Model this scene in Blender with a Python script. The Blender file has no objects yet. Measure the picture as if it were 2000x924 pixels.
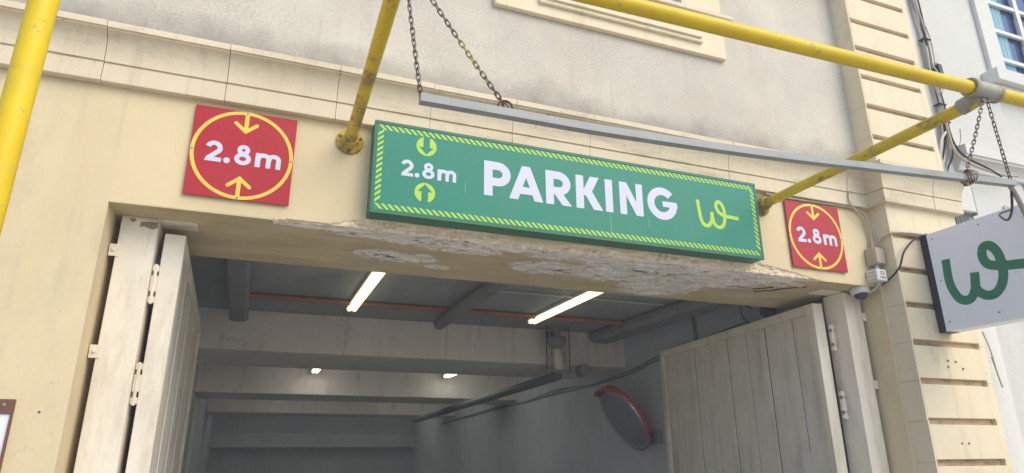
import bpy, math, random
from mathutils import Vector, Matrix, noise
random.seed(7)
scene = bpy.context.scene
COL = scene.collection

# ------------------------------------------------------------------ camera
yaw, pitch, roll, F = 0.372545, 0.321514, -0.0062, 1292.48
f = Vector((math.sin(yaw)*math.cos(pitch), math.cos(yaw)*math.cos(pitch), math.sin(pitch)))
r = Vector((math.cos(yaw), -math.sin(yaw), 0)); u = r.cross(f)
c_, s_ = math.cos(roll), math.sin(roll)
r2 = r*c_ + u*s_; u2 = u*c_ - r*s_
cam = bpy.data.cameras.new('camera'); cam_o = bpy.data.objects.new('camera', cam); COL.objects.link(cam_o)
cam_o.matrix_world = Matrix(((r2.x, u2.x, -f.x, 0), (r2.y, u2.y, -f.y, 0), (r2.z, u2.z, -f.z, 1.6), (0, 0, 0, 1)))
cam.sensor_fit = 'HORIZONTAL'; cam.sensor_width = 36; cam.lens = 36*F/2000
cam.clip_start = 0.05; cam.clip_end = 3000
scene.camera = cam_o
scene.render.resolution_x = 1024; scene.render.resolution_y = 473

# ------------------------------------------------------------------ light
SUN_EL, SUN_AZ = math.radians(42), math.radians(148)     # azimuth clockwise from +Y
world = bpy.data.worlds.new('World'); scene.world = world; world.use_nodes = True
nt = world.node_tree; nt.nodes.clear()
sky = nt.nodes.new('ShaderNodeTexSky'); sky.sky_type = 'NISHITA'; sky.sun_disc = False
sky.sun_elevation = SUN_EL; sky.sun_rotation = SUN_AZ
bg = nt.nodes.new('ShaderNodeBackground'); bg.inputs[1].default_value = 0.15
wo = nt.nodes.new('ShaderNodeOutputWorld')
nt.links.new(sky.outputs[0], bg.inputs[0]); nt.links.new(bg.outputs[0], wo.inputs[0])
sl = bpy.data.lights.new('sun', 'SUN'); sl.energy = 1.5; sl.angle = math.radians(50); sl.color = (1.0, 0.885, 0.68)
so = bpy.data.objects.new('sun', sl); COL.objects.link(so)
sd = Vector((math.sin(SUN_AZ)*math.cos(SUN_EL), math.cos(SUN_AZ)*math.cos(SUN_EL), math.sin(SUN_EL)))
so.rotation_euler = sd.to_track_quat('Z', 'Y').to_euler(); so.location = (10, -10, 14)
scene.view_settings.view_transform = 'Standard'; scene.view_settings.look = 'None'
scene.view_settings.exposure = 0.86; scene.view_settings.gamma = 1.0

# ------------------------------------------------------------------ materials
def srgb(r_, g_, b_):
    return tuple(((v/255)/12.92 if v/255 < .04045 else ((v/255+.055)/1.055)**2.4) for v in (r_, g_, b_)) + (1,)

class NG:
    """small helper around a node tree"""
    def __init__(s, name):
        s.m = bpy.data.materials.new(name); s.m.use_nodes = True
        s.t = s.m.node_tree; s.b = s.t.nodes['Principled BSDF']
        s.tc = s.n('ShaderNodeTexCoord').outputs['Object']
    def n(s, typ, **kw):
        o = s.t.nodes.new(typ)
        for k, v in kw.items(): setattr(o, k, v)
        return o
    def l(s, a, b): s.t.links.new(a, b)
    def noise(s, scale, detail=4, rough=.6, stretch=None, vec=None):
        v = vec or s.tc
        if stretch:
            m = s.n('ShaderNodeMapping'); m.inputs['Scale'].default_value = stretch; s.l(v, m.inputs[0]); v = m.outputs[0]
        o = s.n('ShaderNodeTexNoise'); o.inputs['Scale'].default_value = scale
        o.inputs['Detail'].default_value = detail; o.inputs['Roughness'].default_value = rough
        s.l(v, o.inputs['Vector']); return o.outputs['Fac']
    def ramp(s, fac, lo, hi):
        o = s.n('ShaderNodeMapRange'); o.inputs['From Min'].default_value = lo; o.inputs['From Max'].default_value = hi
        s.l(fac, o.inputs['Value']); return o.outputs[0]
    def mix(s, fac, a, b):
        o = s.n('ShaderNodeMix', data_type='RGBA')
        if hasattr(fac, 'links'): s.l(fac, o.inputs[0])
        else: o.inputs[0].default_value = fac
        for v, i in ((a, 6), (b, 7)):
            if hasattr(v, 'links'): s.l(v, o.inputs[i])
            else: o.inputs[i].default_value = v
        return o.outputs[2]
    def mul(s, a, b, op='MULTIPLY'):
        o = s.n('ShaderNodeMath', operation=op)
        for v, i in ((a, 0), (b, 1)):
            if hasattr(v, 'links'): s.l(v, o.inputs[i])
            else: o.inputs[i].default_value = v
        return o.outputs[0]
    def color(s, v):
        if hasattr(v, 'links'): s.l(v, s.b.inputs['Base Color'])
        else: s.b.inputs['Base Color'].default_value = v
    def bump(s, h, strength=.3, dist=.01):
        o = s.n('ShaderNodeBump'); o.inputs['Strength'].default_value = strength; o.inputs['Distance'].default_value = dist
        s.l(h, o.inputs['Height']); s.l(o.outputs[0], s.b.inputs['Normal'])
    def done(s, rough=.8, metal=0, spec=.3):
        s.b.inputs['Roughness'].default_value = rough; s.b.inputs['Metallic'].default_value = metal
        s.b.inputs['Specular IOR Level'].default_value = spec
        return s.m

def darker(c, k): return (c[0]*k, c[1]*k, c[2]*k, 1)

def weathered(name, base, alt, dirt, rough=.85, scale=1.2, dirt_lo=.56, dirt_hi=.78, dirt_scale=2.2, bump=.15, stretch=(1, 1, .45), metal=0, spec=.3, fine=60, wall=False):
    g = NG(name)
    c = g.mix(g.ramp(g.noise(scale, 5), .35, .65), base, alt)
    c = g.mix(g.ramp(g.noise(dirt_scale, 8, .7, stretch), dirt_lo, dirt_hi), c, dirt)
    if wall:
        st = g.mul(g.ramp(g.noise(4, 6, .7, (2.6, 1, .13)), .52, .80), g.ramp(g.noise(1.1, 4, .6), .35, .6))
        c = g.mix(g.mul(st, .55), c, dirt)
        n0 = g.noise(1.3, 5, .62); ab = g.mul(g.mul(n0, .5, 'SUBTRACT'), 1, 'ABSOLUTE') if False else None
        a_ = g.n('ShaderNodeMath', operation='ABSOLUTE'); g.l(g.mul(n0, .47, 'SUBTRACT'), a_.inputs[0])
        line = g.mul(g.ramp(a_.outputs[0], .0022, .0006), g.ramp(g.noise(.9, 2), .60, .66))
        c = g.mix(g.mul(line, .55), c, darker(dirt, .45))
        c = g.mix(g.mul(g.ramp(g.noise(7, 5, .6), .62, .70), .22), c, (.80, .72, .56, 1))
        c = g.mix(g.mul(g.ramp(g.noise(38, 3, .5), .70, .74), .55), c, darker(dirt, .5))
    sp = g.ramp(g.noise(fine, 3, .7), .3, .7)
    c = g.mix(sp, c, g.mix(.12, c, dirt))
    g.color(c); g.bump(g.noise(fine, 5, .7), bump, .004)
    return g.done(rough, metal, spec)

CREAM = (.74, .615, .385, 1); CREAM2 = (.67, .55, .34, 1)
M = {}
M['cream'] = weathered('cream_masonry_paint', CREAM, CREAM2, (.46, .38, .25, 1), dirt_lo=.5, dirt_hi=.9, bump=.16, wall=True)
M['course'] = weathered('painted_course_stone', (.76, .655, .475, 1), (.69, .59, .42, 1), (.36, .29, .20, 1), stretch=(.5, 1, 3), dirt_scale=3, dirt_lo=.52, dirt_hi=.85, bump=.15, wall=True)
M['quoin'] = weathered('painted_quoin_stone', (.82, .715, .51, 1), (.76, .65, .45, 1), (.50, .38, .23, 1), dirt_lo=.58, dirt_hi=.85, dirt_scale=4, bump=.12, wall=True)
M['joint'] = weathered('recessed_joint', (.62, .47, .30, 1), (.46, .33, .20, 1), (.16, .10, .06, 1), dirt_lo=.5, dirt_hi=.7, dirt_scale=14, stretch=(.4, 1, 1))
# rough grey-beige render of the upper wall
g = NG('pebbly_render')
c = g.mix(g.ramp(g.noise(.9, 6, .6), .38, .62), (.68, .625, .515, 1), (.56, .515, .43, 1))
c = g.mix(g.ramp(g.noise(2.4, 8, .75, (1, 1, .5)), .5, .8), c, (.60, .50, .40, 1))
spk = g.mix(g.ramp(g.noise(62, 4, .75), .38, .66), g.mix(.5, c, (.24, .22, .18, 1)), g.mix(.35, c, (.88, .84, .75, 1)))
c = g.mix(g.ramp(g.noise(1.6, 5, .7), .30, .68), spk, c)
c = g.mix(g.mul(g.ramp(g.noise(4, 6, .7, (2.4, 1, .14)), .55, .8), .4), c, (.33, .30, .25, 1))
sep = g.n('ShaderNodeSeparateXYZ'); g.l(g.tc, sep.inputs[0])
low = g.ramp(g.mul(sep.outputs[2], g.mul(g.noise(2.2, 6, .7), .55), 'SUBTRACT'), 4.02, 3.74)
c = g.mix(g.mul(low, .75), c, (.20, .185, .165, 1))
g.color(c); g.bump(g.noise(120, 5, .7), .30, .006); M['render'] = g.done(.95, 0, .15)
M['white_wall'] = weathered('off_white_wall_paint', (.66, .65, .60, 1), (.62, .61, .56, 1), (.45, .43, .38, 1), dirt_lo=.56, dirt_hi=.95, bump=.12, wall=True)
M['white_trim'] = weathered('pale_trim_paint', (.72, .71, .66, 1), (.68, .67, .62, 1), (.4, .38, .34, 1), dirt_lo=.6, dirt_hi=.9)
M['gate'] = weathered('gate_white_paint', (.87, .81, .68, 1), (.81, .73, .59, 1), (.40, .31, .20, 1), rough=.6, scale=2.5, dirt_lo=.48, dirt_hi=.85, dirt_scale=5, stretch=(1, 1, .18), bump=.06, spec=.4)
M['plank'] = weathered('gate_plank_paint', (.84, .78, .68, 1), (.75, .69, .59, 1), (.28, .25, .20, 1), rough=.6, scale=3, dirt_lo=.5, dirt_hi=.85, dirt_scale=5, stretch=(1, 1, .12), bump=.06, spec=.4)
M['chip'] = weathered('bare_patch_olive', (.30, .26, .17, 1), (.24, .21, .15, 1), (.15, .12, .08, 1), dirt_scale=20)
M['inner'] = weathered('dim_interior_paint', (.60, .635, .67, 1), (.52, .555, .59, 1), (.29, .31, .33, 1), dirt_lo=.56, dirt_hi=.85, dirt_scale=1.4, bump=.15, wall=True)
M['beam'] = weathered('interior_beam_paint', (.86, .79, .71, 1), (.78, .72, .65, 1), (.3, .26, .23, 1), dirt_lo=.58, dirt_hi=.85, dirt_scale=3, bump=.15, wall=True)
M['ceiling'] = weathered('grey_ceiling_paint', (.40, .415, .415, 1), (.34, .355, .36, 1), (.2, .2, .2, 1), dirt_lo=.52, dirt_hi=.8, dirt_scale=1.3, wall=True)
M['slate'] = weathered('grey_pipe_paint', (.26, .27, .26, 1), (.20, .21, .20, 1), (.10, .10, .09, 1), rough=.5)
M['dark_pipe'] = weathered('dark_drain_pipe', (.13, .14, .15, 1), (.10, .11, .12, 1), (.06, .06, .06, 1), rough=.6)
M['copper'] = weathered('orange_pipe', (.40, .17, .10, 1), (.34, .14, .08, 1), (.16, .07, .05, 1), rough=.5, dirt_scale=9)
M['pvc'] = weathered('white_pvc', (.66, .61, .53, 1), (.6, .55, .48, 1), (.33, .29, .25, 1), rough=.45)
M['zinc'] = weathered('galvanised_steel', (.36, .375, .37, 1), (.30, .315, .31, 1), (.18, .16, .13, 1), rough=.6, metal=.1, dirt_scale=8, stretch=(.4, 1, 1), dirt_lo=.55, dirt_hi=.9, bump=.08, spec=.5)
M['chain'] = weathered('chain_steel', (.25, .24, .21, 1), (.20, .18, .15, 1), (.16, .09, .05, 1), rough=.45, metal=.7, dirt_scale=30, dirt_lo=.45, dirt_hi=.6)
M['chain_yellow'] = weathered('paint_splashed_chain', (.42, .34, .10, 1), (.35, .28, .10, 1), (.2, .15, .08, 1), rough=.5, metal=.3)
M['rust'] = weathered('rusty_steel', (.20, .09, .05, 1), (.14, .07, .045, 1), (.07, .045, .04, 1), rough=.8, dirt_scale=25)
M['fitting'] = weathered('cast_clamp_metal', (.42, .41, .37, 1), (.34, .33, .30, 1), (.30, .27, .10, 1), rough=.55, metal=.3, dirt_scale=14, dirt_lo=.45, dirt_hi=.65, bump=.3)
M['joint_line'] = weathered('dark_joint', (.10, .085, .07, 1), (.08, .07, .06, 1), (.05, .045, .04, 1))
M['black'] = weathered('black_enamel', (.016, .019, .03, 1), (.02, .023, .035, 1), (.05, .05, .06, 1), rough=.35, bump=.02)
M['rubber'] = weathered('black_cable', (.03, .03, .03, 1), (.025, .025, .03, 1), (.06, .06, .06, 1), rough=.6)
M['cable'] = weathered('grey_cable', (.38, .35, .30, 1), (.30, .28, .25, 1), (.15, .13, .11, 1), rough=.6)
M['cable_pale'] = weathered('pale_cable', (.58, .56, .52, 1), (.5, .48, .44, 1), (.2, .18, .16, 1), rough=.6)
M['cable_tan'] = weathered('painted_cable', (.50, .41, .28, 1), (.44, .36, .25, 1), (.2, .16, .1, 1), rough=.7)
M['box_tan'] = weathered('tan_plastic', (.46, .40, .29, 1), (.42, .36, .26, 1), (.25, .2, .14, 1), rough=.5, bump=.03)
M['white_plastic'] = weathered('white_plastic', (.72, .72, .71, 1), (.68, .68, .67, 1), (.4, .38, .35, 1), rough=.4, bump=.02, dirt_lo=.62, dirt_hi=.9)
M['mount_brown'] = weathered('brown_frame_paint', (.20, .085, .055, 1), (.17, .075, .05, 1), (.09, .05, .04, 1), rough=.5)
M['curtain'] = weathered('pale_blue_curtain', (.30, .50, .58, 1), (.26, .45, .54, 1), (.2, .35, .44, 1), scale=5)
M['frame_white'] = weathered('window_white', (.74, .74, .72, 1), (.7, .7, .68, 1), (.5, .48, .44, 1), rough=.45, bump=.03)
M['bounce_road'] = weathered('pale_bounce_stone', (.48, .45, .40, 1), (.42, .39, .35, 1), (.25, .23, .2, 1), bump=.4)  # unseen road made extra pale to bounce light up under the lintel
M['paving'] = weathered('pale_bounce_paving', (.54, .51, .46, 1), (.48, .455, .41, 1), (.3, .28, .25, 1), bump=.2)  # pavement out of view, lightened for the same upward bounce
M['floor'] = weathered('garage_concrete', (.38, .38, .37, 1), (.32, .32, .315, 1), (.07, .07, .07, 1), rough=.7)
M['kerb'] = weathered('kerb_stone', (.36, .34, .31, 1), (.31, .30, .27, 1), (.18, .17, .15, 1))
M['backing'] = weathered('mirror_back_orange', (.50, .06, .04, 1), (.45, .055, .04, 1), (.4, .06, .05, 1), rough=.4, bump=.02)

def paint(name, col, rough=.45, grime=.25, spec=.4):
    g = NG(name); d = (.30, .29, .25, 1)
    c = g.mix(g.ramp(g.noise(3, 7, .7, (1.3, 1, .35)), .5, .95), col, g.mix(grime, col, d))
    c = g.mix(g.ramp(g.noise(.8, 2), .3, .7), c, g.mix(.012, c, (.9, .9, .9, 1)))
    g.color(c); return g.done(rough, 0, spec)
M['sign_green'] = paint('sign_green_vinyl', (.016, .225, .150, 1), grime=.12, spec=.3)
M['box_green'] = weathered('sign_box_green', (.020, .150, .085, 1), (.025, .17, .10, 1), (.075, .09, .055, 1), rough=.45, dirt_lo=.5, dirt_hi=.8, dirt_scale=4, bump=.03, spec=.4)
M['lime'] = paint('lime_vinyl', (.40, .63, .05, 1))
M['lettering'] = paint('white_vinyl', (.60, .62, .72, 1), grime=.05)
M['red'] = paint('red_panel', (.42, .010, .020, 1), rough=.45, grime=.1, spec=.3)
M['ring_yellow'] = paint('yellow_vinyl', (.82, .58, .07, 1))
M['logo_green'] = paint('dark_green_vinyl', (.008, .19, .095, 1))
M['panel_white'] = paint('cool_white_panel', (.84, .87, .94, 1), grime=.15)
M['logo_red'] = paint('maroon_print', (.35, .03, .05, 1))
M['logo_blue'] = paint('blue_print', (.10, .13, .35, 1))

def yellow(name, rusty):
    g = NG(name)
    c = g.mix(g.ramp(g.noise(2.5, 5), .35, .7), (.78, .56, .010, 1), (.70, .47, .014, 1))
    c = g.mix(g.ramp(g.noise(26, 6, .7), .64, .67), c, (.45, .42, .28, 1))
    c = g.mix(g.mul(g.ramp(g.noise(14, 8, .8), .60, .64), .8), c, (.40, .34, .13, 1))
    c = g.mix(g.mul(g.ramp(g.noise(9, 5, .7, (.5, .5, 1.5)), .45, .8), .5), c, (.50, .38, .05, 1))
    if rusty:
        a = g.noise(3.2, 3, .5, (1, 1, 1)); b = g.noise(22, 7, .8, (1, .5, 1))
        k = g.mul(a, g.mul(b, .75), 'ADD')
        c = g.mix(g.ramp(k, .86, 1.0), c, (.26, .17, .075, 1))
        c = g.mix(g.ramp(g.noise(6, 5), .5, .9), c, (.50, .36, .06, 1))
    else:
        c = g.mix(g.ramp(g.noise(6, 6, .7), .6, .9), c, (.52, .46, .10, 1))
    g.color(c); g.bump(g.noise(60, 5, .7), .12, .003)
    return g.done(.42, 0, .3)
M['yellow'] = yellow('yellow_gloss_paint', False)
M['yellow_rusty'] = yellow('worn_yellow_paint', True)

def emit(name, col, s):
    g = NG(name); g.color((.8, .8, .75, 1))
    g.b.inputs['Emission Color'].default_value = col; g.b.inputs['Emission Strength'].default_value = s
    return g.done(.4)
M['tube'] = emit('lit_tube', (1, .96, .56, 1), 1.0)
M['tube_deep'] = emit('lit_tube_cool', (1, .98, .86, 1), 4.5)
g = NG('window_glass'); g.color((.03, .075, .17, 1)); M['glass'] = g.done(.04, 0, .8)
g = NG('mirror_surface'); g.color((.50, .51, .55, 1)); M['mirror'] = g.done(.10, .95)
g = NG('smoked_dome'); g.color((.03, .03, .04, 1)); M['smoked'] = g.done(.08, 0, .7)

# lintel: paint, chipped stone, cement patches and painted underside shade driven by a "damage" attribute
g = NG('lintel_surface')
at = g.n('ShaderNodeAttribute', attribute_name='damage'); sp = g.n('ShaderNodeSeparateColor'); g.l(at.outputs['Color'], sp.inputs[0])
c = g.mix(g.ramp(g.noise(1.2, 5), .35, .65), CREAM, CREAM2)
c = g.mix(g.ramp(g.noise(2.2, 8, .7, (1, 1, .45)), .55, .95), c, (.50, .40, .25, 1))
c = g.mix(g.mul(sp.outputs[2], g.ramp(g.noise(3, 8, .7, (.6, 1.6, 1)), .25, .75)), c, (.40, .325, .185, 1))  # underside only: its olive shade mixed into the paint in blotches
nz = g.ramp(g.noise(5, 10, .78, (.7, 1.5, 1)), .12, .88)
cement = g.mix(g.ramp(g.noise(16, 8, .75, (.35, 1.3, 1)), .38, .62), (.95, .90, .83, 1), (.60, .56, .51, 1))
cement = g.mix(g.ramp(g.noise(9, 6, .8, (.35, 1.6, 1)), .57, .62), cement, (.16, .14, .12, 1))
kc = g.ramp(g.mul(g.mul(sp.outputs[1], g.mul(nz, .9), 'ADD'), g.mul(g.ramp(g.noise(24, 8, .8, (.6, 1.5, 1)), .25, .75), .45), 'ADD'), 1.12, 1.16)
c = g.mix(kc, c, cement)
stone = g.mix(g.ramp(g.noise(22, 8, .7), .35, .65), (.88, .77, .59, 1), (.68, .54, .37, 1))
stone = g.mix(g.ramp(g.noise(60, 4, .7), .66, .72), stone, (.30, .20, .12, 1))
ks = g.ramp(sp.outputs[0], .42, .5)
c = g.mix(ks, c, stone)
g.color(c)
hb = g.mul(g.noise(28, 8, .75), g.mul(sp.outputs[0], sp.outputs[1], 'MAXIMUM'))
g.bump(g.mul(g.mul(hb, g.mul(g.noise(60, 5, .7), .1), 'ADD'), g.mul(kc, .35), 'SUBTRACT'), .42, .018)
M['lintel'] = g.done(.9, 0, .2)

M['rubble'] = weathered('broken_stone', (.88, .78, .60, 1), (.72, .58, .41, 1), (.42, .32, .22, 1), dirt_scale=18, dirt_lo=.5, dirt_hi=.7, scale=12, bump=.5)
M['flake'] = weathered('lifting_paint', (.80, .76, .68, 1), (.66, .57, .40, 1), (.42, .38, .32, 1), scale=9, dirt_scale=12)

# ------------------------------------------------------------------ mesh helpers
class MB:
    def __init__(s): s.v = []; s.f = []; s.sm = []
    def add(s, vs, fs, smooth=False):
        o = len(s.v); s.v += [Vector(v) for v in vs]
        for f_ in fs: s.f.append([i+o for i in f_]); s.sm.append(smooth)
        return s
    def box(s, x0, x1, y0, y1, z0, z1, b=0.0):
        if b <= 0:
            vs = [(x, y, z) for x in (x0, x1) for y in (y0, y1) for z in (z0, z1)]
            return s.add(vs, [(0, 1, 3, 2), (4, 6, 7, 5), (0, 4, 5, 1), (2, 3, 7, 6), (0, 2, 6, 4), (1, 5, 7, 3)])
        cs = ((x0, x1), (y0, y1), (z0, z1)); vs = []; idx = {}
        for i in (0, 1):
            for j in (0, 1):
                for k in (0, 1):
                    for a in range(3):
                        p = [cs[0][i], cs[1][j], cs[2][k]]
                        for q in range(3):
                            if q != a: p[q] += b*(1 if (i, j, k)[q] == 0 else -1)
                        idx[(i, j, k, a)] = len(vs); vs.append(p)
        fs = []
        for a in range(3):
            o1, o2 = [q for q in range(3) if q != a]
            for sgn in (0, 1):
                loop = []
                for (p, q) in ((0, 0), (1, 0), (1, 1), (0, 1)):
                    t = [0, 0, 0]; t[a] = sgn; t[o1] = p; t[o2] = q; loop.append(idx[(*t, a)])
                fs.append(loop)
        for a in range(3):            # edges along axis a
            o1, o2 = [q for q in range(3) if q != a]
            for p in (0, 1):
                for q in (0, 1):
                    t0 = [0, 0, 0]; t0[o1] = p; t0[o2] = q; t1 = list(t0); t1[a] = 1
                    fs.append([idx[(*t0, o1)], idx[(*t1, o1)], idx[(*t1, o2)], idx[(*t0, o2)]])
        for i in (0, 1):
            for j in (0, 1):
                for k in (0, 1): fs.append([idx[(i, j, k, a)] for a in range(3)])
        return s.add(vs, fs)
    def tube(s, pts, rad, n=12, cap=True, smooth=True):
        pts = [Vector(p) for p in pts]; vs = []; fs = []
        up = None
        for i, p in enumerate(pts):
            d = ((pts[i+1]-p) if i == 0 else (p-pts[i-1]) if i == len(pts)-1 else (pts[i+1]-pts[i-1])).normalized()
            if up is None: up = Vector((0, 0, 1)) if abs(d.z) < .9 else Vector((1, 0, 0))
            a = d.cross(up).normalized(); b = a.cross(d); up = b
            rr = rad[i] if isinstance(rad, (list, tuple)) else rad
            for k in range(n):
                t = 2*math.pi*k/n; vs.append(p+(a*math.cos(t)+b*math.sin(t))*rr)
        for i in range(len(pts)-1):
            for k in range(n):
                fs.append((i*n+k, i*n+(k+1) % n, (i+1)*n+(k+1) % n, (i+1)*n+k))
        s.add(vs, fs, smooth)
        if cap: s.add(vs[:n], [list(range(n))[::-1]]); s.add(vs[-n:], [list(range(n))])
        return s
    def prism(s, poly, y0, y1, plane='xz'):
        """polygon in the xz (or yz / xy) plane extruded between y0 and y1"""
        n = len(poly); P = {'xz': lambda a, b, c: (a, c, b), 'yz': lambda a, b, c: (c, a, b), 'xy': lambda a, b, c: (a, b, c)}[plane]
        vs = [P(a, b, y0) for a, b in poly]+[P(a, b, y1) for a, b in poly]
        fs = [list(range(n)), list(range(n, 2*n))[::-1]]+[(i, n+i, n+(i+1) % n, (i+1) % n) for i in range(n)]
        return s.add(vs, fs)
    def stroke(s, pts, w, y0, y1, closed=False, plane='xz'):
        """flat ribbon of width w along 2D points, extruded"""
        n = len(pts); L = []; R = []
        for i in range(n):
            p = Vector(pts[i]).to_2d() if len(pts[i]) != 2 else Vector(pts[i])
            a = Vector(pts[i-1]) if (i or closed) else None; b = Vector(pts[(i+1) % n]) if (i < n-1 or closed) else None
            if a is None: t = (b-p).normalized(); m = 1
            elif b is None: t = (p-a).normalized(); m = 1
            else:
                t1 = (p-a).normalized(); t2 = (b-p).normalized(); t = (t1+t2).normalized(); m = 1/max(.5, t.dot(t1))
            nn = Vector((-t.y, t.x))*w/2*m; L.append(p+nn); R.append(p-nn)
        P = {'xz': lambda q, c: (q[0], c, q[1]), 'yz': lambda q, c: (c, q[0], q[1])}[plane]
        vs = []
        for l_, r_ in zip(L, R): vs += [P(l_, y0), P(r_, y0), P(l_, y1), P(r_, y1)]
        fs = []
        for i in range(n if closed else n-1):
            a = 4*i; b = 4*((i+1) % n)
            fs += [(a, a+1, b+1, b), (a+2, b+2, b+3, a+3), (a, b, b+2, a+2), (a+1, a+3, b+3, b+1)]
        if not closed: fs += [(0, 2, 3, 1), (4*n-4, 4*n-3, 4*n-1, 4*n-2)]
        return s.add(vs, fs)
    def lathe(s, prof, o, axis, n=24, smooth=True):
        ax = Vector(axis).normalized(); t = Vector((0, 0, 1)) if abs(ax.z) < .9 else Vector((1, 0, 0))
        a = ax.cross(t).normalized(); b = ax.cross(a); o = Vector(o); vs = []; fs = []
        for (h, rr) in prof:
            for k in range(n):
                q = 2*math.pi*k/n; vs.append(o+ax*h+(a*math.cos(q)+b*math.sin(q))*rr)
        for i in range(len(prof)-1):
            for k in range(n): fs.append((i*n+k, i*n+(k+1) % n, (i+1)*n+(k+1) % n, (i+1)*n+k))
        return s.add(vs, fs, smooth)
    def build(s, name, mat, parent=None, rot=None, kind=None, label=None):
        me = bpy.data.meshes.new(name)
        off = parent['_o'] if parent is not None else (0, 0, 0)
        off = Vector(off)
        me.from_pydata([v-off for v in s.v], [], s.f); me.validate(clean_customdata=False)
        if len(me.polygons) == len(s.sm): me.polygons.foreach_set('use_smooth', s.sm)
        me.materials.append(mat); 
        bmf = __import__('bmesh'); bm = bmf.new(); bm.from_mesh(me)
        bmf.ops.recalc_face_normals(bm, faces=bm.faces); bm.to_mesh(me); bm.free()
        o = bpy.data.objects.new(name, me); COL.objects.link(o)
        if parent is not None: o.parent = parent; o['_o'] = tuple(off)
        else: o['_o'] = (0, 0, 0)
        if kind: o['kind'] = kind
        if label: o['label'] = label
        return o

def thing(name, label, cat, loc=(0, 0, 0), group=None):
    o = bpy.data.objects.new(name, None); COL.objects.link(o); o.location = loc; o['_o'] = tuple(loc)
    o.empty_display_size = .1
    o['label'] = label; o['category'] = cat
    if group: o['group'] = group
    return o
def tag(o, label, cat, group=None):
    o['label'] = label; o['category'] = cat
    if group: o['group'] = group
    return o
def structure(o): o['kind'] = 'structure'; return o

def catmull(pts, k=6):
    P = [Vector(p) for p in pts]; P = [P[0]*2-P[1]]+P+[P[-1]*2-P[-2]]; out = []
    for i in range(1, len(P)-2):
        for j in range(k):
            t = j/k; a, b, c, d = P[i-1:i+3]
            out.append(.5*((2*b)+(c-a)*t+(2*a-5*b+4*c-d)*t*t+(3*b-a-3*c+d)*t**3))
    out.append(P[-2]); return out
def arc(cx, cz, rx, rz, a0, a1, n=18):
    return [(cx+rx*math.cos(math.radians(a0+(a1-a0)*i/n)), cz+rz*math.sin(math.radians(a0+(a1-a0)*i/n))) for i in range(n+1)]
def disc(cx, cz, rad, n=36): return arc(cx, cz, rad, rad, 0, 360-360/n, n-1)

def glyph(mb, ch, x, z, h, y, t=.24):
    """geometric bold sans letters made of flat strokes; y is the front surface"""
    e = [0]
    def P(poly):
        e[0] += 1; mb.prism([(x+a*h, z+b*h) for a, b in poly], y-.0010-.0003*e[0], y)
    def S(pts, w=t, closed=False):
        e[0] += 1; mb.stroke([(x+a*h, z+b*h) for a, b in pts], w*h, y-.0010-.0003*e[0], y, closed)
    if ch in 'PR':
        P([(0, 0), (t, 0), (t, 1), (0, 1)])
        S([(t*.6, 1-t/2-.0)]+arc(.385, .645, .258, .355-t/2, 90, -90, 16)+[(t*.6, .29+t/2)], t*.97)
        if ch == 'R': P([(.22, .36), (.50, .36), (.79, 0), (.50, 0)])
    elif ch == 'A':
        P([(0, 0), (.26, 0), (.62, 1), (.38, 1)]); P([(1, 0), (.74, 0), (.38, 1), (.62, 1)])
        P([(.18, .17), (.82, .17), (.73, .38), (.27, .38)])
    elif ch == 'K':
        P([(0, 0), (t, 0), (t, 1), (0, 1)]); P([(.14, .40), (.43, .40), (.74, 1), (.46, 1)])
        P([(.20, .58), (.46, .62), (.84, 0), (.54, 0)])
    elif ch == 'I': P([(0, 0), (t, 0), (t, 1), (0, 1)])
    elif ch == 'N':
        P([(0, 0), (.22, 0), (.22, 1), (0, 1)]); P([(.55, 0), (.77, 0), (.77, 1), (.55, 1)])
        P([(.0, 1), (.24, 1), (.77, 0), (.53, 0)])
    elif ch == 'G':
        S(arc(.51, .5, .51-t/2, .51-t/2, 42, 350, 40)); P([(.52, .40), (1.03, .40), (1.03, .50), (1.0, .58), (.52, .58)])
    elif ch == '2':
        S(arc(.35, .655, .25, .245, 168, -28, 18)+[(.15, .13)], .21); P([(.01, 0), (.70, 0), (.70, .20), (.07, .20)])
    elif ch == '8':
        S(arc(.37, .735, .175, .165, 0, 354, 30), .19, True); S(arc(.37, .30, .255, .205, 0, 354, 36), .20, True)
    elif ch == '.': P(disc(.13, .13, .14, 20))
    elif ch == 'm':
        P([(0, 0), (.23, 0), (.23, .70), (0, .70)])
        S([(.11, .38)]+arc(.365, .44, .215, .17, 150, 0, 12)+[(.58, 0)], .21)
        S([(.60, .38)]+arc(.80, .44, .215, .17, 150, 0, 12)+[(1.015, 0)], .21)
def letters(parent, items, h, y, z, mat, t=.24, name='letter'):
    for ch, x in items:
        mb = MB(); glyph(mb, ch, x, z, h, y, t); mb.build(name, mat, parent)
def clearance(parent, x, z, h, y, mat):
    letters(parent, [('2', x), ('.', x+.80*h), ('8', x+1.22*h), ('m', x+2.12*h)], h, y, z, mat, name='digit')

# ------------------------------------------------------------------ ground
structure(MB().add([(-45, -45, -.14), (45, -45, -.14), (45, 45, -.14), (-45, 45, -.14)], [(0, 1, 2, 3)]).build('road', M['bounce_road']))
structure(MB().box(-30, 30, 1.2, 4.0, -.3, 0).build('pavement', M['paving']))
structure(MB().box(-30, 30, 1.05, 1.197, -.3, -.004).build('kerb', M['kerb']))
structure(MB().box(-30, 30, -12, -3.5, -.3, 0).build('far_pavement', M['paving']))

# ------------------------------------------------------------------ parking building
B = thing('parking_building', 'cream painted building with a wide open garage doorway under a chipped lintel', 'building')
JL, JR, ZS, YB = -.84, 4.95, 2.958, 4.97
MB().box(-7, JL, 4.0, YB, 0, 3.69).build('wall', M['cream'], B)
MB().box(JR, 6.0, 4.0, YB, 0, 3.69).build('wall', M['cream'], B)
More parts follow.
